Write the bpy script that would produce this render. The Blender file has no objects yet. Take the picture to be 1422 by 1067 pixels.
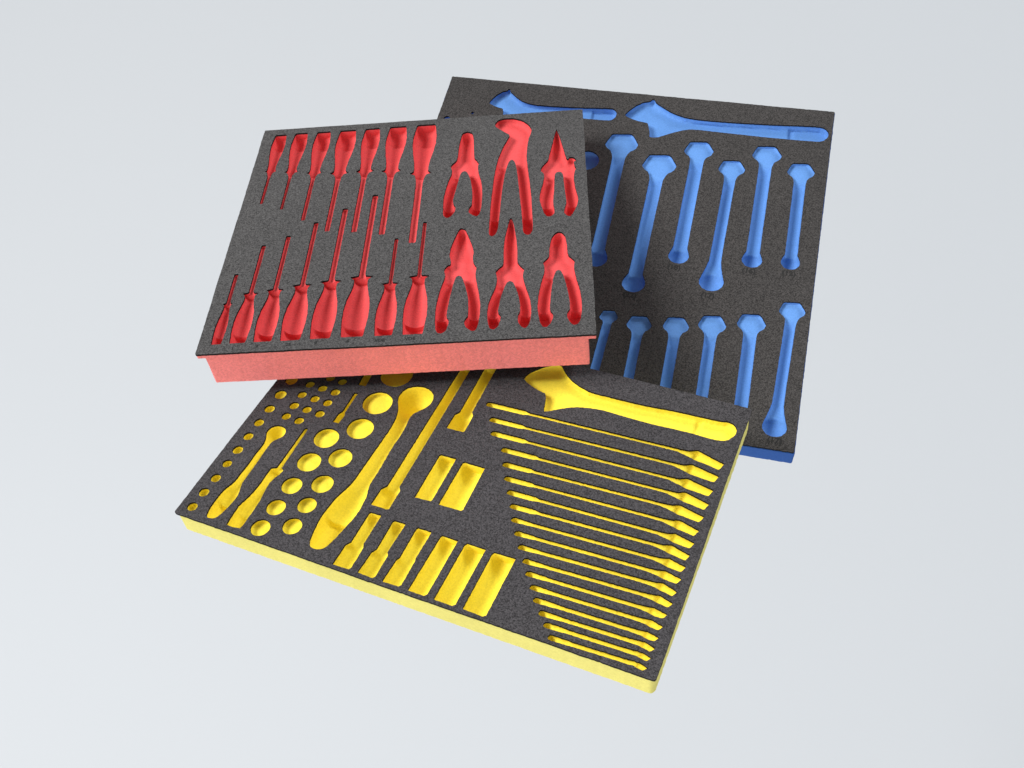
import bpy, math, random
import numpy as np
from mathutils import Matrix, Vector, geometry

random.seed(7)
rng = np.random.default_rng(7)
scene = bpy.context.scene
COL = scene.collection

# ------------------------------------------------------------------ camera
FLOOR = 4.40                    # height of the camera above the backdrop sheet
CAM = Matrix(((0.99279688, 0.11980969, 0.0), (-0.08773956, 0.72704941, -0.68095589),
              (-0.08158512, 0.67605088, 0.73232443)))
cam = bpy.data.cameras.new('camera'); cam_o = bpy.data.objects.new('camera', cam); COL.objects.link(cam_o)
cam.sensor_width = 36.0; cam.lens = 1400 * 36.0 / 1422
cam.clip_start = 0.05; cam.clip_end = 200
cam_o.matrix_world = Matrix.Translation((0, 0, FLOOR)) @ CAM.to_4x4()
scene.camera = cam_o

# ------------------------------------------------------------------ light
world = bpy.data.worlds.new('World'); scene.world = world; world.use_nodes = True
bg = world.node_tree.nodes['Background']
bg.inputs[0].default_value = (0.93, 0.965, 1.0, 1); bg.inputs[1].default_value = 0.26

def softbox(name, loc, target, sx, sy, watt, col):
    l = bpy.data.lights.new(name, 'AREA'); l.shape = 'RECTANGLE'; l.size = sx; l.size_y = sy
    l.energy = watt; l.color = col
    o = bpy.data.objects.new(name, l); COL.objects.link(o); o.location = loc
    o.rotation_euler = (Vector(target) - Vector(loc)).to_track_quat('-Z', 'Y').to_euler()
    return o
ZT = FLOOR - 0.92               # height of the trays
softbox('key_softbox', (-7.8, 1.7, ZT + 8.6), (0.05, 1.2, ZT), 4.6, 4.6, 1560, (1.0, 0.985, 0.965))
softbox('front_softbox', (-2.0, -7.8, ZT + 0.8), (0.0, 0.9, ZT), 4.0, 1.6, 360, (1.0, 0.99, 0.98))
softbox('right_softbox', (8.4, 6.0, ZT + 6.8), (0.0, 2.0, ZT), 4.0, 3.4, 680, (0.98, 0.99, 1.0))

scene.view_settings.view_transform = 'Standard'; scene.view_settings.look = 'None'
scene.view_settings.gamma = 1; scene.view_settings.exposure = 0.13
scene.view_settings.use_curve_mapping = False

# ------------------------------------------------------------------ materials
def nodes(name):
    m = bpy.data.materials.new(name); m.use_nodes = True
    nt = m.node_tree; b = nt.nodes['Principled BSDF']
    return m, nt, b

def foam(name, col, rough, speck, scale, bump, spec=0.2):
    """closed-cell foam: speckled cells and a fine pitted relief"""
    m, nt, b = nodes(name); N = nt.nodes; Lk = nt.links
    tc = N.new('ShaderNodeTexCoord')
    v = N.new('ShaderNodeTexVoronoi'); v.inputs['Scale'].default_value = scale; v.feature = 'F1'
    n = N.new('ShaderNodeTexNoise'); n.inputs['Scale'].default_value = scale * 1.15; n.inputs['Detail'].default_value = 3
    n.inputs['Roughness'].default_value = 0.75
    big = N.new('ShaderNodeTexNoise'); big.inputs['Scale'].default_value = 9; big.inputs['Detail'].default_value = 3
    for t in (v, n, big): Lk.new(tc.outputs['Object'], t.inputs['Vector'])
    sep = N.new('ShaderNodeSeparateColor'); Lk.new(v.outputs['Color'], sep.inputs[0])
    mix = N.new('ShaderNodeMath'); mix.operation = 'MULTIPLY_ADD'
    Lk.new(sep.outputs[0], mix.inputs[0]); mix.inputs[1].default_value = 0.55
    nn = N.new('ShaderNodeMath'); nn.operation = 'MULTIPLY'; Lk.new(n.outputs['Fac'], nn.inputs[0]); nn.inputs[1].default_value = 0.9
    Lk.new(nn.outputs[0], mix.inputs[2])
    mr = N.new('ShaderNodeMapRange'); Lk.new(mix.outputs[0], mr.inputs['Value'])
    mr.interpolation_type = 'LINEAR'; mr.clamp = False
    mr.inputs['From Min'].default_value = 0.38; mr.inputs['From Max'].default_value = 1.05
    mr.inputs['To Min'].default_value = 1 - speck; mr.inputs['To Max'].default_value = 1 + speck
    m2 = N.new('ShaderNodeMapRange'); Lk.new(big.outputs['Fac'], m2.inputs['Value'])
    m2.inputs['From Min'].default_value = 0.3; m2.inputs['From Max'].default_value = 0.7
    m2.inputs['To Min'].default_value = 0.94; m2.inputs['To Max'].default_value = 1.06
    mu = N.new('ShaderNodeMath'); mu.operation = 'MULTIPLY'; Lk.new(mr.outputs[0], mu.inputs[0]); Lk.new(m2.outputs[0], mu.inputs[1])
    c = N.new('ShaderNodeVectorMath'); c.operation = 'SCALE'; c.inputs[0].default_value = col
    Lk.new(mu.outputs[0], c.inputs['Scale'])
    Lk.new(c.outputs[0], b.inputs['Base Color'])
    b.inputs['Roughness'].default_value = rough; b.inputs['Specular IOR Level'].default_value = spec
    bp = N.new('ShaderNodeBump'); bp.inputs['Strength'].default_value = bump; bp.inputs['Distance'].default_value = 0.0006
    Lk.new(mix.outputs[0], bp.inputs['Height']); Lk.new(bp.outputs[0], b.inputs['Normal'])
    return m

M_BLACK = {'red': foam('charcoal_foam_a', (0.068, 0.066, 0.066), 0.85, 0.72, 860, 0.6),
           'yel': foam('charcoal_foam_b', (0.052, 0.049, 0.052), 0.85, 0.72, 860, 0.6),
           'blue': foam('charcoal_foam_c', (0.046, 0.043, 0.042), 0.85, 0.72, 860, 0.6)}
M_COL = {'red': foam('red_foam', (0.74, 0.088, 0.092), 0.7, 0.09, 700, 0.35, 0.12),
         'yel': foam('yellow_foam', (0.96, 0.79, 0.065), 0.7, 0.07, 700, 0.35, 0.12),
         'blue': foam('blue_foam', (0.12, 0.285, 0.65), 0.7, 0.08, 700, 0.35, 0.12)}
M_SIDE = {'red': foam('red_foam_lit_side', (0.90, 0.24, 0.225), 0.8, 0.13, 520, 0.7),  # red and yellow sides: front light painted in as paler foam
          'yel': foam('yellow_foam_lit_side', (0.80, 0.72, 0.20), 0.8, 0.05, 520, 0.6),
          'blue': foam('blue_foam_shaded_side', (0.03, 0.10, 0.36), 0.8, 0.05, 520, 0.6)}  # blue sides: shade painted in, darker than the pocket foam
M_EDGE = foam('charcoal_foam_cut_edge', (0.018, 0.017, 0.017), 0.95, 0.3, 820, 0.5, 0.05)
M_MARK, nt_, b_ = nodes('size_print'); b_.inputs['Base Color'].default_value = (0.012, 0.012, 0.012, 1); b_.inputs['Roughness'].default_value = 0.9
M_BACK, nt_, b_ = nodes('pale_grey_card'); b_.inputs['Base Color'].default_value = (0.55, 0.573, 0.598, 1)
b_.inputs['Roughness'].default_value = 0.95; b_.inputs['Specular IOR Level'].default_value = 0.1

# ------------------------------------------------------------------ backdrop sheet
def mesh_obj(name, verts, faces, mat, parent=None, smooth=False):
    me = bpy.data.meshes.new(name); me.from_pydata([tuple(map(float, v)) for v in verts], [], faces); me.update()
    me.materials.append(mat)
    if smooth: me.polygons.foreach_set('use_smooth', [True] * len(me.polygons))
    o = bpy.data.objects.new(name, me); COL.objects.link(o)
    if parent is not None: o.parent = parent
    return o
prof = [(-20.0, 0.0), (4.2, 0.0)] + [(4.2 + 9 * math.sin(math.radians(a)), 9 - 9 * math.cos(math.radians(a))) for a in range(3, 70, 3)]   # paper sweep
bd = mesh_obj('backdrop', [(x, y, z) for y, z in prof for x in (-30, 30)], [(2 * i, 2 * i + 1, 2 * i + 3, 2 * i + 2) for i in range(len(prof) - 1)], M_BACK, None, True)
bd['kind'] = 'structure'

# ------------------------------------------------------------------ outline tools (millimetres, tray plane)
def chaikin(p, n=1, c=0.25):
    p = np.array(p, float)
    for _ in range(n):
        q = np.roll(p, -1, 0); p = np.stack([(1 - c) * p + c * q, c * p + (1 - c) * q], 1).reshape(-1, 2)
    return p

def resample(p, step):
    p = np.array(p, float); out = []
    for a, b in zip(p, np.roll(p, -1, 0)):
        n = max(1, int(round(np.linalg.norm(b - a) / step)))
        for i in range(n): out.append(a + (b - a) * i / n)
    return np.array(out)

def dedupe(p):
    keep = [p[0]]
    for q in p[1:]:
        if np.linalg.norm(q - keep[-1]) > 0.25: keep.append(q)
    if np.linalg.norm(keep[0] - keep[-1]) < 0.25: keep.pop()
    return np.array(keep)

def ccw(p):
    x, y = p[:, 0], p[:, 1]
    return p if np.sum(x * np.roll(y, -1) - y * np.roll(x, -1)) > 0 else p[::-1]

def inside(pts, poly):
    x, y = pts[:, 0], pts[:, 1]; r = np.zeros(len(pts), bool)
    for (x1, y1), (x2, y2) in zip(poly, np.roll(poly, -1, 0)):
        if y1 == y2: continue
        c = ((y1 > y) != (y2 > y)) & (x < (x2 - x1) * (y - y1) / (y2 - y1) + x1); r ^= c
    return r

def dist(pts, poly):
    a = poly; b = np.roll(poly, -1, 0); d = b - a; l2 = (d ** 2).sum(1) + 1e-12
    best = np.full(len(pts), 1e9)
    for i in range(len(a)):
        v = pts - a[i]; t = np.clip((v @ d[i]) / l2[i], 0, 1)
        best = np.minimum(best, ((v - t[:, None] * d[i]) ** 2).sum(1))
    return np.sqrt(best)

def lateral(pts, poly, axis):
    """distance to the nearer side wall and half width, measured straight across the channel"""
    a = poly if axis == 'y' else poly[:, ::-1]; P_ = pts if axis == 'y' else pts[:, ::-1]
    lo = np.full(len(P_), -1e9); hi = np.full(len(P_), 1e9); x, y = P_[:, 0], P_[:, 1]
    for (x1, y1), (x2, y2) in zip(a, np.roll(a, -1, 0)):
        if abs(y1 - y2) < 1e-9: continue
        m = (y1 > y) != (y2 > y)
        xi = (x2 - x1) * (y - y1) / (y2 - y1) + x1
        l = m & (xi <= x); lo[l] = np.maximum(lo[l], xi[l])
        r = m & (xi > x); hi[r] = np.minimum(hi[r], xi[r])
    bad = (lo < -1e8) | (hi > 1e8)
    d = np.minimum(x - lo, hi - x); w = (hi - lo) / 2
    d[bad] = 0; w[bad] = 0.3
    return d, w

def cdt(pts, loops):
    """constrained triangulation; loops = lists of indices"""
    edges = [(l[i], l[(i + 1) % len(l)]) for l in loops for i in range(len(l))]
    r = geometry.delaunay_2d_cdt([Vector((float(x), float(y))) for x, y in pts], edges, [], 0, 1e-6)
    return np.array([v[:] for v in r[0]]), [tuple(f) for f in r[2]]

def waver(p, amp):
    """slow wander plus the odd small nick along a cut edge"""
    n = len(p); t = np.linspace(0, 2 * np.pi, n, endpoint=False); w = np.zeros(n)
    for f in (5, 9, 17, 31, 53): w += rng.normal(0, 1) * np.sin(f * t + rng.uniform(0, 6.3)) / f ** 0.4
    w = w / (np.abs(w).max() + 1e-9) * amp
    for i in rng.integers(0, n, 7): w[i] -= rng.uniform(0.3, 0.8)
    nx = np.roll(p, -1, 0) - np.roll(p, 1, 0); nx = np.c_[nx[:, 1], -nx[:, 0]]; nx /= np.linalg.norm(nx, axis=1)[:, None] + 1e-9
    return p + nx * w[:, None]

def sstep(x): x = np.clip(x, 0, 1); return x * x * (3 - 2 * x)

# ------------------------------------------------------------------ a tray
class Tray:
    def __init__(s, key, w, h, thick, R, t, label, sheet=2.7, grain=0.12, scale=1.0):
        s.key, s.w, s.h, s.T, s.sheet, s.grain = key, w, h, thick, sheet, grain
        s.holes = []
        e = bpy.data.objects.new('foam_tool_tray', None); COL.objects.link(e); s.root = e
        e.empty_display_size = 0.05
        m = Matrix(R).to_4x4() @ Matrix.Scale(scale, 4); m.translation = Vector(t) * scale + Vector((0, 0, FLOOR))
        m = m @ Matrix.Translation((w / 2000, h / 2000, -thick / 1000))
        e.matrix_world = m
        e['label'] = label; e['category'] = 'foam tray'; e['group'] = 'foam tool trays'
    def P(s, pts, z):
        pts = np.asarray(pts, float)
        zz = np.broadcast_to(np.asarray(z, float), (len(pts),))
        return np.c_[(pts[:, 0] - s.w / 2) / 1000, (pts[:, 1] - s.h / 2) / 1000, (zz + s.T) / 1000]

    def pocket(s, name, outline, base=4.0, R=6.0, D=None, steps=(), smooth=0, grid=2.2, axis=None, k=1.0, cap=None, Rf=None, cut=0.25, bowls=()):
        """a recess cut to the outline; wall drops `base`, floor rounds off over R to depth base+D;
        steps = (point, direction, extra depth, blend) lowers the floor past a line"""
        D = R if D is None else D
        p = np.array(outline, float)
        if smooth: p = chaikin(p, smooth, cut)
        p = ccw(dedupe(resample(p, 2.2)))
        p0 = p.copy(); p = p + rng.normal(0, s.grain, p.shape)
        s.holes.append(p); n = len(p)
        lo, hi = p.min(0), p.max(0)
        gx = np.arange(lo[0], hi[0], grid); gy = np.arange(lo[1], hi[1], grid * 0.87)
        g = np.array([(x + (0.5 * grid if j % 2 else 0), y) for j, y in enumerate(gy) for x in gx])
        if len(g):
            g = g[inside(g, p)]
            if len(g): g = g[dist(g, p) > 0.55 * min(grid, 1.6)]
        # an extra ring close to the wall keeps the fillet crisp
        nx = np.roll(p, -1, 0) - np.roll(p, 1, 0); nx = np.c_[-nx[:, 1], nx[:, 0]]; nx /= np.linalg.norm(nx, axis=1)[:, None] + 1e-9
        ring = p + nx * 0.6
        ok = inside(ring, p) & (dist(ring, p) > 0.4); ring = ring[ok]
        allp = np.concatenate([p, ring, g]) if len(g) else np.concatenate([p, ring])
        V, F = cdt(allp, [list(range(n))])
        cen = np.array([V[list(f)].mean(0) for f in F]); keep = inside(cen, p)
        F = [f for f, k in zip(F, keep) if k]
        d = dist(V, p)
        if axis is None:
            q = np.clip(d / (R(V) if callable(R) else R), 0, 1); z = base + D * np.sqrt(np.clip(1 - (1 - q) ** 2, 0, 1))
        else:                                     # half-round channel running along x or y
            Q = V.copy(); Q[:n] = p0 + nx[:n] * 0.3
            lat, wid = lateral(Q, p0, axis); lat[:n] = np.maximum(lat[:n] - 0.3, 0)
            w_ = wid if cap is None else np.minimum(wid, cap)
            if Rf is None: q = np.clip(lat / np.maximum(w_, 0.3), 0, 1)
            else: w_ = np.full(len(V), cap); q = np.clip(lat / Rf(V), 0, 1)
            z = base + k * w_ * np.sqrt(np.clip(1 - (1 - q) ** 2, 0, 1))
        for st in steps:
            (sx, sy), (dx, dy), amt, bl = st[:4]
            l = math.hypot(dx, dy); k = sstep(((V[:, 0] - sx) * dx + (V[:, 1] - sy) * dy) / l / bl + 0.5)
            if len(st) > 4:                       # only within a distance of the point
                k = k * sstep((st[4] - np.hypot(V[:, 0] - sx, V[:, 1] - sy)) / 2 + 0.5)
            z = z + amt * k * (0.35 + 0.65 * np.clip(d / 1.2, 0, 1))
        for bx, by, br, bd in bowls:              # round scoop
            z = z + bd * np.sqrt(np.clip(1 - ((V[:, 0] - bx) ** 2 + (V[:, 1] - by) ** 2) / br ** 2, 0, 1)) * np.clip(d / 0.8, 0, 1)
        z = np.minimum(z, s.T - s.sheet - 1.5)
        zf = -(s.sheet + z)
        verts = list(s.P(V, zf)); m = len(verts)
        # wall from the underside of the dark sheet to the floor's rim (own vertices, hard edge)
        b0 = V[:n]; top = s.P(b0, -s.sheet + 0.15); bot = s.P(b0, zf[:n])
        verts += list(top) + list(bot)
        faces = [tuple(f) for f in F]
        for i in range(n):
            j = (i + 1) % n
            faces.append((m + j, m + i, m + n + i, m + n + j))
        o = mesh_obj(name, verts, faces, M_COL[s.key], s.root, True)
        # harden the wall's corners
        me = o.data; me.set_sharp_from_angle(angle=math.radians(48))
        return o

    def slab(s, name, x0, y0, x1, y1, ztop, zbot, mat, r=2.0, taper=0.0, jit=0.2, hollow=False):
        c = []
        for (cx, cy, a0) in ((x1 - r, y0 + r, -90), (x1 - r, y1 - r, 0), (x0 + r, y1 - r, 90), (x0 + r, y0 + r, 180)):
            for k in range(7):
                a = math.radians(a0 + 15 * k); c.append((cx + r * math.cos(a), cy + r * math.sin(a)))
        p = resample(np.array(c), 3.0); p = dedupe(p) + rng.normal(0, jit, dedupe(p).shape) * 0.6
        n = len(p)
        levels = np.linspace(ztop, zbot, 5); verts = []; faces = []
        ctr = np.array([(x0 + x1) / 2, (y0 + y1) / 2])
        for k, z in enumerate(levels):
            verts += list(s.P(p + rng.normal(0, jit * 0.5, p.shape), z))
        for k in range(4):
            for i in range(n):
                j = (i + 1) % n; faces.append((k * n + i, (k + 1) * n + i, (k + 1) * n + j, k * n + j))
        if not hollow: faces.append(tuple(range(4 * n, 5 * n))[::-1])
        inn = ctr + (p - ctr) * (1 - 1.8 / np.abs(p - ctr).max(0)); k0 = len(verts); verts += list(s.P(inn, ztop))   # narrow rim under the sheet
        for i in range(n):
            j = (i + 1) % n; faces.append((i, j, k0 + j, k0 + i))
        if hollow:                                # a frame: only its rim shows from below
            inn = ctr + (p - ctr) * (1 - 10.5 / np.abs(p - ctr).max(0)); k1 = len(verts); verts += list(s.P(inn, zbot))
            for i in range(n):
                j = (i + 1) % n; faces.append((4 * n + j, 4 * n + i, k1 + i, k1 + j))
        o = mesh_obj(name, verts, faces, mat, s.root, True); o.data.set_sharp_from_angle(angle=math.radians(40))
        return o

    def top_sheet(s, over=0.0, r=2.5):
        x0, y0, x1, y1 = -over, -over, s.w + over, s.h + over; c = []
        for (cx, cy, a0) in ((x1 - r, y0 + r, -90), (x1 - r, y1 - r, 0), (x0 + r, y1 - r, 90), (x0 + r, y0 + r, 180)):
            for k in range(5):
                a = math.radians(a0 + 22.5 * k); c.append((cx + r * math.cos(a), cy + r * math.sin(a)))
        o_ = dedupe(resample(np.array(c), 3.0)); o_ = waver(o_, 0.35) + rng.normal(0, 0.12, o_.shape)
        loops = [o_] + s.holes; allp = np.concatenate(loops); idx = []; k = 0
        for l in loops: idx.append(list(range(k, k + len(l)))); k += len(l)
        V, F = cdt(allp, idx)
        cen = np.array([V[list(f)].mean(0) for f in F]); keep = inside(cen, o_)
        for h in s.holes: keep &= ~inside(cen, h)
        F = [f for f, kk in zip(F, keep) if kk]
        m = len(V); verts = list(s.P(V, 0.0)) + list(s.P(V, -s.sheet))
        faces = F + [(f[2] + m, f[1] + m, f[0] + m) for f in F]
        for li, l in enumerate(idx):
            n = len(l)
            a = s.P(allp[l], 0.0); b = s.P(allp[l], -s.sheet); k0 = len(verts); verts += list(a) + list(b)
            for i in range(n):
                j = (i + 1) % n
                f = (k0 + i, k0 + n + i, k0 + n + j, k0 + j)
                faces.append(f if li == 0 else f)
        o = mesh_obj('top_sheet', verts, faces, M_BLACK[s.key], s.root)
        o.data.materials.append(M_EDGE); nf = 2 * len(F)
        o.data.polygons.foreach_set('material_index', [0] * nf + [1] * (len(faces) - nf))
        return o

    def mark(s, txt, x, y, size):
        c = bpy.data.curves.new('t', 'FONT'); c.body = txt; c.size = size / 1000; c.align_x = 'CENTER'; c.align_y = 'CENTER'
        c.resolution_u = 2; c.offset = size * 0.00003
        t = bpy.data.objects.new('t', c); COL.objects.link(t)
        dg = bpy.context.evaluated_depsgraph_get(); me = bpy.data.meshes.new_from_object(t.evaluated_get(dg))
        bpy.data.objects.remove(t); me.name = 'size_mark'; me.materials.clear(); me.materials.append(M_MARK)
        o = bpy.data.objects.new('size_mark', me); COL.objects.link(o); o.parent = s.root
        o.location = ((x - s.w / 2) / 1000, (y - s.h / 2) / 1000, (s.T + 0.25) / 1000)
        return o

def circle(x, y, r, n=None):
    n = n or max(14, int(r * 2.8)); return [(x + r * math.cos(2 * math.pi * i / n), y + r * math.sin(2 * math.pi * i / n)) for i in range(n)]



# ================================================================== RED TRAY: screwdrivers and pliers
red = Tray('red', 485, 476.8, 52, ((0.99489, 0.10087, -0.00351), (-0.10088, 0.99489, -0.00421), (0.00307, 0.00454, 0.99998)),
           (-0.3769, 0.8929, -0.8404), 'thick red foam tray with screwdriver and plier cut-outs, lying on top of the others')
# butt, collar, tip (x, y each), handle width, collar width, blade width
DRIVERS = [
 (26.4,463.0, 27.6,370.3, 27.6,292.8, 21.3,15.5,4.8),
 (57.3,464.2, 59.6,365.8, 59.4,277.3, 23.8,18.2,4.7),
 (92.9,463.6, 93.4,359.7, 94.1,249.4, 25.8,20.6,6.1),
 (130.5,463.5, 130.8,355.3, 131.0,222.7, 29.8,24.7,7.4),
 (168.0,463.8, 168.3,355.8, 169.0,217.5, 27.1,24.0,7.8),
 (206.2,464.4, 207.7,352.3, 207.7,209.0, 31.0,26.2,8.6),
 (249.6,464.6, 250.3,342.5, 250.7,187.7, 35.1,28.5,9.8),
 (22.9,15.4, 21.0,87.7, 21.3,145.0, 15.2,12.0,5.4),
 (49.2,15.9, 48.0,105.0, 46.8,201.1, 24.2,18.7,6.2),
 (80.6,16.1, 78.8,109.3, 78.4,217.9, 27.1,20.0,6.6),
 (114.5,15.9, 113.2,115.4, 113.5,244.1, 29.9,23.0,6.6),
 (151.5,16.2, 150.7,119.8, 150.1,270.8, 30.2,25.4,7.7),
 (190.7,16.4, 189.7,124.9, 189.6,297.7, 32.9,26.9,8.1),
 (229.5,15.8, 228.3,109.4, 228.1,199.2, 26.1,19.2,5.1),
 (264.9,15.5, 264.8,120.0, 264.5,230.5, 29.6,24.0,5.1),
]
def driver_outline(b, c, t, hw, cw, sw, up):
    b, c, t = map(np.array, (b, c, t)); ax = t - b; ln = np.linalg.norm(ax); ax = ax / ln; px = np.array((ax[1], -ax[0]))
    hl = abs((c - b) @ ax); h = hw / 2
    if up:   prof = [(0, .70), (.015, .80), (.10, .88), (.28, 1.0), (.42, .98), (.60, .84), (.76, .66), (.90, .58), (.955, .60)]
    else:    prof = [(0, .78), (.02, .84), (.12, .90), (.30, 1.0), (.45, 1.0), (.62, .89), (.76, .68), (.86, .56), (.93, .54), (.96, .58)]
    side = [(f * hl, w * h) for f, w in prof]
    side += [(hl * .978, cw * .43), (hl * .995, cw * .55), (hl * 1.01, cw * .53)]
    if up: side += [(hl * 1.035, max(sw * .75, cw * .30)), (hl * 1.10, sw * .62), (hl * 1.2, sw * .5)]
    else: side += [(hl * 1.022, cw * .30), (hl * 1.026, sw * .6), (hl * 1.05, sw * .5)]
    side += [(ln - sw * .15, sw * .5), (ln, sw * .3)]
    R_ = [b + ax * a + px * w for a, w in side]; L_ = [b + ax * a - px * w for a, w in side]
    return R_ + L_[::-1]
for i, (bx, by, cx_, cy_, tx, ty, hw, cw, sw) in enumerate(DRIVERS):
    up = i < 7; x = (bx + cx_ + tx) / 3
    hl = abs(cy_ - by); sgn = -1 if up else 1
    st = [((x, by + sgn * hl * (.27 if up else .255)), (0, -sgn), 3.5 if up else 7.0, 3 if up else 1.4),
          ((x, by + sgn * hl * (.04 if up else -1)), (0, -sgn), -2.5 if up else 0.0, 14),
          ((x, cy_), (0, sgn), -2.0, 5)]
    red.pocket('screwdriver_pocket', driver_outline((x, by), (x, cy_), (x, ty), hw, cw, sw, up), base=1.5, axis='y', k=.85, steps=st, grid=1.9)
PLIERS = [
 ([(306.8,436.0),(313.5,439.1),(321.6,434.1),(323.9,414.2),(325.8,372.2),(329.1,366.2),(333.8,356.4),(331.9,349.3),(333.7,334.6),(338.0,316.4),(340.5,291.7),(340.5,261.2),(338.9,241.5),(334.6,235.4),(329.4,238.5),(323.4,244.7),(322.6,253.0),(325.5,259.4),(326.8,262.6),(326.9,286.3),(324.4,310.8),(320.4,329.0),(316.8,338.4),(312.8,340.7),(309.3,337.5),(306.6,327.0),(304.4,306.1),(302.2,289.0),(300.3,275.5),(301.3,265.3),(304.7,259.9),(304.6,249.9),(300.6,240.4),(295.7,235.4),(290.4,238.2),(287.8,246.7),(287.0,266.8),(287.0,283.7),(289.0,304.3),(292.7,325.1),(295.4,335.5),(295.3,344.6),(292.8,354.0),(296.2,360.9),(301.3,367.7),(302.1,382.6),(302.7,405.3),(305.0,428.4)], 370, 327, 252),
 ([(353.6,453.7),(359.0,464.2),(370.3,467.5),(383.8,465.6),(395.1,459.2),(405.2,446.6),(409.0,434.2),(407.4,420.7),(404.6,411.4),(402.4,388.8),(401.6,362.9),(403.2,340.8),(406.0,308.6),(408.4,274.1),(409.4,240.9),(410.4,215.1),(410.4,199.3),(406.4,190.4),(401.5,190.9),(397.6,195.9),(396.5,216.4),(394.7,248.9),(392.0,282.6),(389.6,317.5),(387.3,342.7),(384.6,355.8),(381.1,361.0),(377.5,358.5),(374.4,347.9),(371.5,330.2),(369.2,305.8),(367.0,271.8),(365.9,245.3),(365.0,222.7),(363.8,203.8),(360.1,193.2),(355.2,191.5),(352.0,197.1),(352.0,217.6),(352.6,246.7),(353.3,273.2),(354.7,300.5),(356.6,332.0),(360.2,362.4),(367.1,393.3),(373.4,411.7),(377.2,422.8),(370.9,428.7),(361.8,438.6),(356.1,445.3)], 470, 345, 225),
 ([(444.8,429.4),(446.3,428.4),(450.8,405.4),(455.5,374.7),(458.8,354.0),(460.9,353.8),(462.5,358.3),(468.8,357.6),(473.1,348.7),(468.5,346.7),(469.6,336.5),(471.5,330.9),(468.8,322.4),(467.3,308.6),(468.7,287.8),(471.6,270.6),(472.2,257.3),(469.4,244.4),(465.1,232.0),(460.9,223.7),(456.0,225.8),(451.8,233.3),(454.1,246.0),(456.4,255.6),(454.9,279.2),(453.4,303.2),(453.1,317.2),(450.2,323.9),(445.0,324.5),(441.4,320.3),(440.5,304.7),(439.5,277.5),(437.7,257.6),(440.3,234.5),(436.3,226.8),(429.3,225.9),(425.4,234.4),(421.5,252.7),(419.6,266.2),(420.7,282.9),(425.0,303.0),(426.8,320.3),(424.2,325.9),(421.1,329.8),(423.2,338.5),(428.6,348.6),(432.2,353.6),(434.6,369.9),(439.9,399.2)], 360, 314, 246),
 ([(311.9,210.8),(315.3,212.7),(320.5,210.0),(325.1,195.4),(330.9,176.3),(333.5,160.9),(332.5,152.0),(333.2,143.0),(335.4,136.9),(338.5,132.3),(337.5,123.7),(337.2,116.5),(339.6,102.1),(343.3,79.5),(345.5,60.2),(345.2,41.6),(343.7,26.0),(341.5,17.1),(336.5,15.4),(330.9,20.4),(327.3,27.1),(326.6,34.9),(329.1,39.5),(330.8,42.6),(330.7,58.6),(329.3,77.8),(325.7,94.7),(322.2,109.1),(318.9,116.5),(316.0,117.6),(312.8,115.6),(310.0,104.4),(308.0,87.6),(306.1,71.2),(304.8,55.0),(304.4,43.0),(307.7,36.2),(307.5,29.7),(305.4,19.4),(300.2,13.8),(294.6,15.7),(291.8,22.9),(290.3,40.0),(289.8,61.5),(291.5,77.8),(294.1,97.1),(297.9,113.9),(298.4,121.0),(296.2,131.4),(300.3,138.4),(304.2,139.6),(304.1,148.5),(301.4,160.7),(303.1,175.7),(307.2,193.9)], 150, 104, 35),
 ([(379.4,227.6),(382.4,227.3),(385.6,211.6),(388.8,183.3),(390.4,158.9),(390.2,138.2),(393.1,131.5),(399.8,122.9),(398.0,115.9),(397.5,108.8),(400.9,91.7),(406.5,69.3),(408.3,50.5),(407.9,34.7),(405.6,21.9),(401.2,15.8),(395.8,18.7),(392.1,28.0),(391.7,39.7),(394.7,46.1),(394.6,59.4),(391.7,78.6),(387.9,92.7),(385.0,99.9),(381.2,102.2),(377.5,99.1),(374.8,90.9),(371.3,77.4),(368.9,61.3),(367.4,45.4),(371.2,39.8),(370.8,32.0),(368.0,20.5),(362.7,15.8),(358.1,18.6),(355.7,27.8),(354.3,43.6),(354.7,59.6),(357.5,72.9),(362.7,89.1),(365.2,102.9),(364.5,112.9),(362.5,120.8),(367.4,128.4),(372.1,132.4),(372.9,142.6),(372.1,163.5),(373.4,187.8),(376.6,209.3)], 138, 92, 36),
 ([(439.6,190.9),(444.5,194.1),(449.3,191.5),(453.0,183.5),(454.5,168.2),(455.0,147.3),(458.6,141.1),(464.0,133.4),(462.5,126.3),(462.6,117.7),(464.8,100.6),(468.4,81.0),(470.1,59.3),(469.7,40.9),(467.7,25.5),(463.9,18.1),(458.7,17.2),(454.4,22.6),(451.1,33.1),(452.2,40.8),(455.0,44.5),(455.7,55.1),(454.0,74.0),(450.9,96.2),(447.6,111.9),(444.0,117.8),(440.2,116.7),(436.3,105.7),(433.8,86.4),(431.6,62.1),(430.8,44.9),(434.7,39.4),(434.8,31.6),(431.4,21.5),(426.9,15.5),(421.6,17.1),(418.6,24.9),(416.4,42.0),(415.9,57.9),(417.5,76.7),(421.0,98.5),(425.3,117.9),(425.0,126.6),(423.1,134.0),(427.4,139.4),(431.2,144.9),(432.1,164.2),(434.6,182.1)], 145, 104, 39)]
for out, vj, va, ve in PLIERS:
    x = float(np.mean([q[0] for q in out]))
    red.pocket('plier_pocket', out, base=1.0, R=6.5, D=6.5, smooth=1, cut=.2, grid=1.8,
               steps=[((x, vj + 6), (0, 1), 3.5, 20), ((x, va + 8), (0, -1), 3.0, 3), ((x, ve + 11), (0, -1), 8.0, 1.3)])
red.top_sheet(0.6, 1.5)
red.slab('lip', 0, 0, 485, 476.8, -2.6, -7.6, M_SIDE['red'], 1.5, hollow=True)
red.slab('base', 9, 0.6, 476, 476.0, -7.6, -52, M_SIDE['red'], 2.0)
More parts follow.
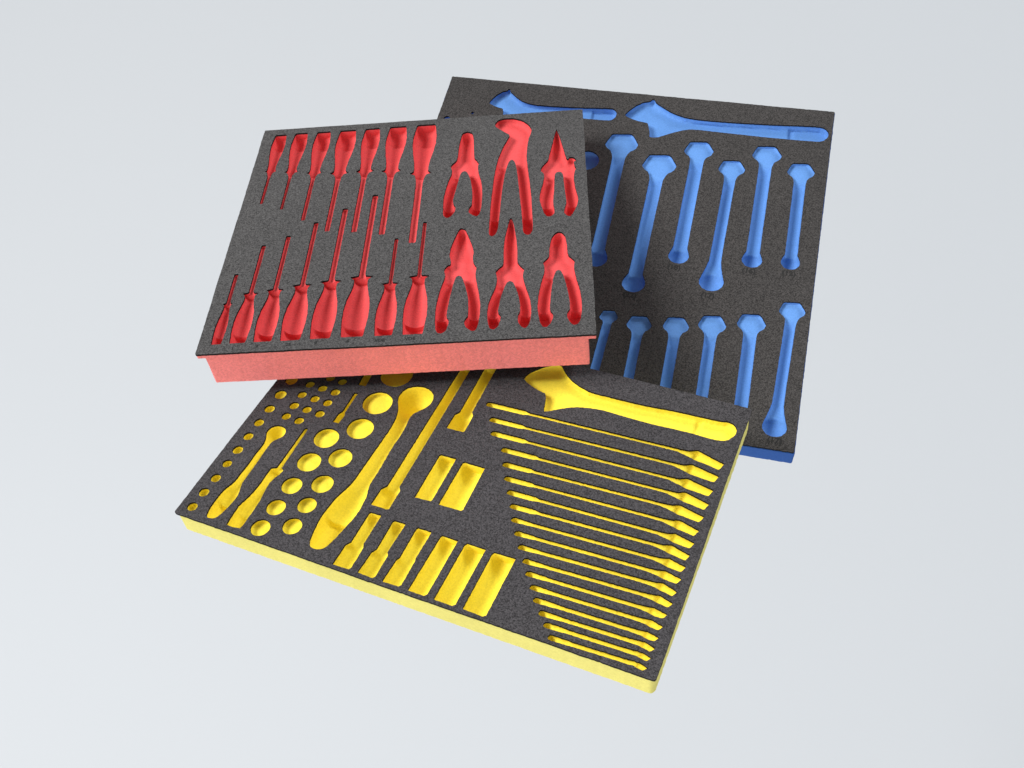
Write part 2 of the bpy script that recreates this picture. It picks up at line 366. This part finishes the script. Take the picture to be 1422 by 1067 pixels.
for tx_, x, y in (('1', 44.5, 6.9), ('2', 74.4, 8.4), ('25', 113.2, 8.4), ('3', 147.2, 9.6), ('4', 186.1, 9.4), ('VDE', 225.7, 7.7), ('VDE', 262.4, 7.8)):
    red.mark(tx_, x, y, 7.0)

# ================================================================== YELLOW TRAY: sockets, ratchets, slim wrenches
yel = Tray('yel', 570, 366, 32, ((0.87957, 0.47575, 0.00351), (-0.47576, 0.87956, 0.00421), (-0.00109, -0.00537, 0.99998)),
           (-0.3993, 0.7115, -0.9107), 'thin yellow foam tray with round socket holes and many slim wrench slots, frontmost')
for x, y, r in [(16.9, 198.2, 7.6), (16.9, 172.8, 6.6), (16.7, 149.0, 6.3), (16.6, 125.8, 6.2), (16.3, 103.1, 6.4), (16.1, 80.9, 5.9), (15.8, 57.8, 6.2), (14.8, 35.5, 6.3), (14.1, 13.5, 6.1), (17.0, 224.1, 7.9), (43.6, 226.1, 6.1), (62.6, 225.3, 6.1), (81.3, 224.9, 6.2), (43.3, 207.2, 5.9), (62.4, 206.4, 6.0), (81.3, 206.0, 6.0), (43.6, 187.9, 6.1), (62.4, 187.6, 5.9), (81.4, 186.9, 6.1), (43.6, 169.4, 5.9), (62.6, 168.5, 6.1), (80.9, 243.8, 5.9), (62.9, 244.3, 6.1), (109.2, 155.9, 15.5), (108.5, 116.8, 14.4), (140.8, 134.9, 14.4), (107.6, 79.7, 12.3), (140.4, 94.1, 13.1), (107.0, 46.7, 11.3), (139.2, 61.7, 11.3), (105.6, 16.3, 11.3), (138.7, 30.8, 11.3), (140.8, 183.1, 16.6), (140.9, 226.9, 18.7), (141.3, 277.3, 20.7)]:
    big = r > 10
    yel.pocket('socket_hole', circle(x, y, r), base=3.2, R=3.0, D=2.0, grid=2.2 if big else 1.8)
yel.pocket('ratchet_pocket', [(34.8,137.4),(33.4,142.6),(35.7,149.9),(42.9,154.1),(51.2,153.6),(56.7,148.6),(58.1,141.1),(54.9,135.4),(50.3,130.3),(49.0,123.1),(49.0,114.1),(49.7,101.1),(50.0,85.9),(50.2,71.0),(50.2,62.4),(52.4,54.8),(55.4,47.6),(55.7,37.3),(54.7,27.8),(51.7,15.5),(50.0,9.9),(44.6,6.9),(38.9,6.8),(36.4,9.9),(34.4,17.3),(33.6,25.2),(33.8,38.6),(34.7,48.4),(38.4,57.1),(39.6,63.9),(39.8,77.9),(40.6,91.2),(39.8,104.2),(40.6,117.9),(39.9,126.6),(37.5,132.6)], base=2.0, axis='y', k=.95, smooth=1, steps=[((45, 33), (0, -1), 5.0, 1.6)])
yel.pocket('screwdriver_pocket', [(76.0,159.6),(77.8,161.4),(80.7,160.6),(81.0,156.1),(82.7,97.7),(86.5,95.2),(85.1,87.8),(82.3,80.4),(81.0,73.6),(81.5,65.4),(82.9,57.6),(84.5,47.9),(85.0,35.8),(85.0,21.8),(85.3,12.9),(84.5,7.3),(75.2,5.9),(65.9,6.0),(64.9,18.4),(64.1,33.3),(67.2,45.6),(69.2,56.8),(70.2,69.7),(69.7,86.6),(69.9,93.7),(76.0,96.8)], base=2.0, axis='y', k=.95, smooth=0, steps=[((75, 27), (0, -1), 2.5, 1.6), ((78, 96), (0, 1), -0.5, 3)])
yel.pocket('ratchet_pocket', [(163.2,237.8),(160.0,247.6),(161.4,257.8),(167.1,265.4),(176.3,269.9),(187.3,271.0),(197.1,266.6),(203.2,259.1),(205.0,248.9),(202.1,239.6),(195.9,231.6),(191.5,225.3),(190.3,216.8),(192.4,203.7),(193.0,190.2),(192.0,167.6),(193.2,148.3),(193.8,127.2),(193.5,114.5),(194.6,106.6),(198.5,95.6),(199.0,88.3),(200.6,72.8),(198.3,58.1),(195.6,44.5),(192.4,28.9),(189.4,19.2),(183.8,13.9),(175.5,13.1),(170.0,15.8),(166.8,23.2),(164.4,35.8),(162.3,52.8),(163.4,69.2),(165.4,84.2),(170.5,100.5),(172.4,110.0),(173.1,128.2),(173.8,150.1),(174.6,172.5),(175.3,195.3),(174.4,211.1),(171.6,221.8),(168.2,230.1)], base=2.0, axis='y', k=.95, smooth=1, steps=[((180, 62), (.2, -1), 6.0, 1.8)], bowls=[(183, 247, 9.5, 5.0)])
for out, st in (
 ([(213.5,319.5),(226.4,322.7),(227.7,120.7),(230.9,116.3),(231.0,88.7),(228.0,87.6),(209.1,87.7),(207.7,88.8),(208.3,111.1),(213.2,118.5)], 118),
 ([(242.1,328.1),(256.7,331.3),(258.6,252.5),(262.2,246.8),(263.1,222.4),(261.6,219.8),(241.5,218.8),(239.2,220.3),(239.9,242.4),(243.8,248.5)], 247)):
    yel.pocket('extension_bar_pocket', out, base=2.0, axis='y', k=1.0, steps=[((220, st), (0, -1), 2.0, 3.0)])
for out in (
 [(250.2,178.2),(251.8,180.3),(271.5,180.9),(271.5,117.3),(270.5,115.1),(251.6,113.7),(250.2,114.4)],
 [(280.8,178.0),(283.2,179.7),(308.9,179.6),(310.0,117.3),(308.3,114.9),(281.7,114.2),(280.3,115.2)],
 [(211.9,76.6),(213.3,78.7),(227.1,79.2),(226.7,38.0),(228.9,33.2),(229.1,6.7),(227.0,3.6),(208.0,3.1),(206.8,3.9),(207.9,31.0),(211.8,36.3)],
 [(242.7,76.1),(244.4,78.1),(258.5,78.2),(256.6,37.9),(259.0,34.1),(259.1,6.4),(256.7,3.1),(238.9,3.5),(237.7,4.1),(239.7,32.5),(243.0,37.4)],
 [(271.8,76.3),(273.3,78.6),(290.4,78.7),(289.2,41.6),(290.2,36.5),(290.0,6.7),(287.7,3.9),(269.5,3.1),(268.1,3.8),(269.6,32.5),(271.9,37.0)],
 [(301.8,76.3),(303.6,78.7),(322.7,78.3),(321.0,6.1),(318.8,3.3),(300.3,3.2),(299.0,3.9)],
 [(331.3,75.9),(333.2,78.8),(355.7,79.0),(353.9,5.6),(351.5,3.1),(330.9,3.2),(329.5,4.1)],
 [(364.1,76.0),(365.8,78.8),(390.6,79.4),(389.0,5.8),(386.5,3.2),(364.1,3.6),(362.6,4.6)]):
    a = np.array(out); w_ = float(np.ptp(a[:, 0])) / 2; mx = float(a[:, 0].mean())
    yel.pocket('socket_pocket', out, base=2.0, axis='y', k=.92)
yel.pocket('adjustable_wrench_pocket', [(296.2,323.8),(296.7,331.4),(301.5,340.0),(311.6,351.5),(321.5,358.9),(330.9,362.2),(337.2,355.3),(342.5,349.7),(351.9,341.9),(365.1,335.6),(379.3,330.9),(391.8,330.5),(409.3,330.7),(435.2,331.1),(460.4,332.3),(480.3,334.7),(510.7,336.1),(540.4,337.4),(549.6,339.5),(557.0,337.9),(562.5,331.0),(562.8,322.3),(558.1,313.0),(552.8,309.0),(540.5,306.8),(516.2,307.9),(489.0,306.9),(469.0,305.8),(435.1,306.2),(409.0,307.3),(393.9,305.9),(377.7,302.5),(365.6,297.3),(354.2,290.3),(346.0,284.4),(339.9,281.8),(337.4,290.2),(335.2,300.0),(331.2,309.8),(322.6,311.1),(312.0,314.6),(302.9,318.8)], base=1.0, R=lambda V: 2.2 + 8.0 * sstep((352 - V[:, 0]) / 14), D=5.5, smooth=1, cut=.18,
           steps=[((515, 321), (1, .02), 2.2, 2.0), ((521, 321), (1, .02), -2.2, 3.0)])
yel.pocket('bit_pocket', [(105.1,232.0),(110.0,233.7),(110.6,199.1),(112.7,194.0),(112.0,180.9),(103.0,180.7),(103.0,195.3),(105.9,199.8)], base=2.5, axis='y')
yel.pocket('bit_pocket', [(100.0,267.6),(110.9,271.3),(113.1,246.6),(102.6,245.2)], base=2.5, axis='y')
# slim open-ended wrench slots: start, end of the wide part, head peak, head end
SLOTS = [
 (268.8, 270.8, 321.7, 271.9, 528.6, 286.4, 562.1, 277.4),
 (282.6, 249.5, 326.3, 250.7, 528.6, 264.9, 561.6, 258.3),
 (292.9, 230.2, 338.1, 231.9, 529.3, 243.9, 561.2, 237.4),
 (314.7, 211.5, 359.2, 213.4, 532.6, 224.9, 561.8, 217.9),
 (325.0, 192.1, 361.4, 195.1, 531.6, 206.1, 561.3, 199.7),
 (334.9, 174.1, 370.0, 176.3, 537.4, 186.7, 561.2, 180.7),
 (345.7, 157.3, 381.9, 157.6, 538.4, 168.6, 561.4, 163.7),
 (356.7, 140.8, 388.3, 142.1, 538.7, 153.1, 561.3, 147.3),
 (365.1, 124.6, 0, 0, 541.7, 136.3, 561.4, 132.1),
 (375.6, 109.3, 0, 0, 542.2, 120.5, 561.3, 116.7),
 (386.1, 94.3, 0, 0, 544.0, 105.7, 561.5, 100.7),
 (397.8, 79.9, 0, 0, 545.5, 90.4, 561.6, 86.4),
 (406.7, 66.6, 0, 0, 544.0, 75.0, 560.2, 72.1),
 (417.4, 52.9, 0, 0, 546.4, 61.0, 560.2, 57.7),
 (426.5, 40.4, 0, 0, 546.7, 46.9, 560.1, 44.7),
 (437.2, 28.3, 0, 0, 548.0, 35.3, 560.2, 32.1),
 (446.9, 17.5, 0, 0, 549.5, 23.5, 559.8, 20.9),
 (456.5, 6.0, 0, 0, 549.8, 12.1, 559.8, 9.8),
]
def slot_outline(u0, v0, fu, fv, pu, pv, eu, ev, i):
    k = 1 - i / 17.0
    wl = 4.1 - .6 * (1 - k); wt = 2.35 + .25 * (1 - k); eh = 5.0 + 5.8 * k; hh = 6.8 + 9.4 * k; nv = pv - (3.2 + 3.6 * k); nu = pu - 4.5 - 3.5 * k
    if not fu: fu, fv = u0 + 24, v0 + (nv - v0) * .12; wf = wt + .5
    else: wf = wl - .1
    sl = lambda u: v0 + (nv - v0) * (u - u0) / (nu - u0)
    up = [(u0 + 1.2, v0 + wl * .75), (u0 + 4, sl(u0 + 4) + wl), (fu - 3, sl(fu - 3) + wf), (fu + 1.5, sl(fu) + wt), (nu - 12, sl(nu - 12) + wt), (nu - 4, nv + wt + .1), (nu, nv + wt + .6)]
    hd = [(pu - 1.6, pv - .5), (pu, pv), (pu + 1.6, pv - .2), (eu - 1.2, ev + .2), (eu, ev - .8), (eu - 3.0, ev - eh + .8), (eu - 4.4, ev - eh)]
    lo = [(pu + 9 * k + 3, pv - hh * 1.02), (pu + 1 + 2 * k, pv - hh * .98), (pu - 4 - 3 * k, pv - hh * .82), (nu - 5 - 8 * k, sl(nu - 5 - 8 * k) - wt - .3), (nu - 14 - 14 * k, sl(nu - 14 - 14 * k) - wt)]
    lo += [(fu + 1.5, sl(fu) - wt), (fu - 3, sl(fu - 3) - wf), (u0 + 4, sl(u0 + 4) - wl), (u0 + 1.2, v0 - wl * .75), (u0, v0)]
    return up + hd + lo
for i, sl_ in enumerate(SLOTS):
    k = 1 - i / 17.0; pu, pv = sl_[4], sl_[5]
    yel.pocket('wrench_slot', slot_outline(*sl_, i), base=1.2, R=3.6, D=3.2, grid=1.7,
               steps=[((pu - 2, pv), (1, -.15), 2.0 + 1.5 * k, 5.0), ((sl_[0] + 7, sl_[1]), (-1, 0), 2.5, 5.0)])
yel.top_sheet(1.2, 3.0)
yel.slab('base', 0.0, 0.0, 570, 366, -2.6, -32, M_SIDE['yel'], 6.0, jit=0.18)

# ================================================================== BLUE TRAY: combination wrenches
blue = Tray('blue', 630, 600.3, 31, ((0.94129, 0.33373, -0.05107), (-0.33626, 0.91323, -0.23007), (-0.03014, 0.23373, 0.97183)),
            (-0.2390, 1.0058, -1.0314), 'large blue foam tray with spanner-shaped cut-outs, rearmost and tilted up at the back', scale=0.965)
ADJ = [(305.3,551.4),(310.3,561.0),(319.2,573.1),(330.0,582.2),(341.3,586.0),(343.5,590.3),(347.1,590.7),(350.8,583.8),(363.2,575.5),(376.8,567.3),(389.9,561.8),(405.0,557.9),(424.5,556.5),(453.2,556.7),(500.4,558.5),(547.0,561.4),(570.0,563.5),(609.0,566.2),(618.4,563.6),(624.3,555.9),(623.4,545.5),(617.3,537.5),(610.7,535.0),(584.6,534.0),(563.9,533.7),(526.9,533.4),(480.0,534.0),(446.8,534.4),(427.7,535.0),(413.5,534.1),(402.0,530.6),(388.6,524.3),(375.3,516.8),(364.3,510.5),(352.9,509.3),(351.1,519.9),(347.3,532.4),(344.5,538.5),(332.5,540.2),(319.6,543.4),(310.3,547.1)]
small = [(78.0 + (x - 304.8) * .6705, 547.0 + (y - 548.0) * .85) for x, y in ADJ]
blue.pocket('adjustable_wrench_pocket', ADJ, base=1.5, R=lambda V: 2.4 + 8.0 * sstep((372 - V[:, 0]) / 16), D=6, smooth=1, cut=.16, grid=2.6,
            steps=[((565, 548), (1, 0.03), 3.0, 2.0), ((572, 548), (1, .03), -1.2, 3.0)])
blue.pocket('adjustable_wrench_pocket', small, base=1.5, R=lambda V: 2.4 + 6.0 * sstep((123 - V[:, 0]) / 12), D=5.5, smooth=1, cut=.16, grid=2.4, steps=[((252, 550), (1, .03), 3.0, 2.0)])
# head centre, ring centre, head width, ring width, shaft width
SPANNERS = [
 (311.9, 492.1, 314.6, 266.9, 52.2, 34.1, 19.8), (377.5, 457.3, 377.1, 231.1, 52.7, 34.0, 20.0),
 (433.1, 494.5, 433.5, 289.4, 45.4, 30.3, 20.4), (487.7, 465.1, 486.6, 251.4, 40.8, 35.7, 16.6), (536.9, 499.6, 538.5, 298.4, 44.4, 29.6, 18.9),
 (590.6, 473.5, 592.6, 302.2, 40.8, 27.3, 17.6),
 (352.6, 169.1, 348.5, 40.0, 26.7, 24.0, 13.2), (397.4, 163.5, 398.4, 38.0, 35.5, 26.0, 14.4), (448.8, 169.5, 450.6, 36.0, 36.7, 28.0, 15.3),
 (498.2, 179.6, 501.0, 35.0, 39.3, 29.0, 16.3), (551.2, 190.5, 554.0, 45.0, 40.0, 18.4, 18.0), (604.0, 220.7, 600.3, 34.7, 36.4, 32.5, 15.1)]
def spanner_outline(hx, hy, rx, ry, hw, rw, sw, flare):
    s2 = sw / 2
    head_r = [(.21, .40), (.30, .33), (.49, .03), (.50, -.03), (.46, -.17), (.40, -.24), (.31, -.31), (.245, -.42)]
    head_l = [(-.235, -.44), (-.30, -.33), (-.40, -.26), (-.46, -.19), (-.50, -.10), (-.49, -.04), (-.38, .27), (-.34, .335)]
    R_ = [(hx + a * hw, hy + b * hw) for a, b in head_r]; L_ = [(hx + a * hw, hy + b * hw) for a, b in head_l]
    fl = flare * rw
    sx = lambda y: hx + (rx - hx) * (hy - y) / (hy - ry)
    ys = (hy - hw * .62, ry + rw * .35 + fl)
    R_ += [(sx(ys[0]) + s2, ys[0]), (sx(ys[1]) + s2, ys[1])]
    Lr = [(sx(ys[1]) - s2, ys[1]), (sx(ys[0]) - s2, ys[0])]
    r2 = rw / 2
    ring_r = [(rx + s2 + (r2 - s2) * .35, ry + rw * .30 + fl * .45), (rx + r2 * .9, ry + rw * .20), (rx + r2, ry), (rx + r2 * .93, ry - rw * .20), (rx + r2 * .6, ry - rw * .40), (rx + r2 * .2, ry - rw * .47)]
    ring_l = [(2 * rx - x, y) for x, y in ring_r][::-1]
    return R_ + ring_r + ring_l + Lr + L_
for i, (hx, hy, rx, ry, hw, rw, sw) in enumerate(SPANNERS):
    fl = .75 if i in (3, 11) else .18
    dp = (rx - hx, ry - hy)
    blue.pocket('spanner_pocket', spanner_outline(hx, hy, rx, ry, hw, rw, sw, fl), base=0.6, axis='y', cap=sw * .5, k=.26, smooth=1, cut=.14, grid=2.1,
                Rf=lambda V, hx=hx, hy=hy, hw=hw, sw=sw: 3.5 + (sw * .5 - 3.5) * sstep((hy - hw * .30 - V[:, 1]) / (hw * .45)),
                steps=[((hx, hy - hw * .58), dp, 5.5, 14)], bowls=[(rx, ry + rw * .06, rw * .46, 6.0)])
blue.pocket('spanner_pocket', circle(263.5, 449.5, 19.5), base=3, R=9, D=7)
blue.pocket('small_hole', circle(17, 505.5, 5.5), base=5, R=4, D=3)
blue.pocket('small_hole', circle(56.5, 523, 2.6, 12), base=9, R=2, D=2, grid=1.2)
blue.top_sheet(-0.9, 2.0)
blue.slab('base', 0, 0, 630, 600.3, -2.6, -31, M_SIDE['blue'], 2.0)
for tx_, x, y in (('18', 430.2, 267.2), ('22', 375.5, 209.0), ('17', 484.8, 226.0), ('16', 536.5, 277.5), ('12', 592.5, 282.0), ('17', 602.5, 13.6)):
    blue.mark('(' + tx_ + ')', x, y, 12.0)
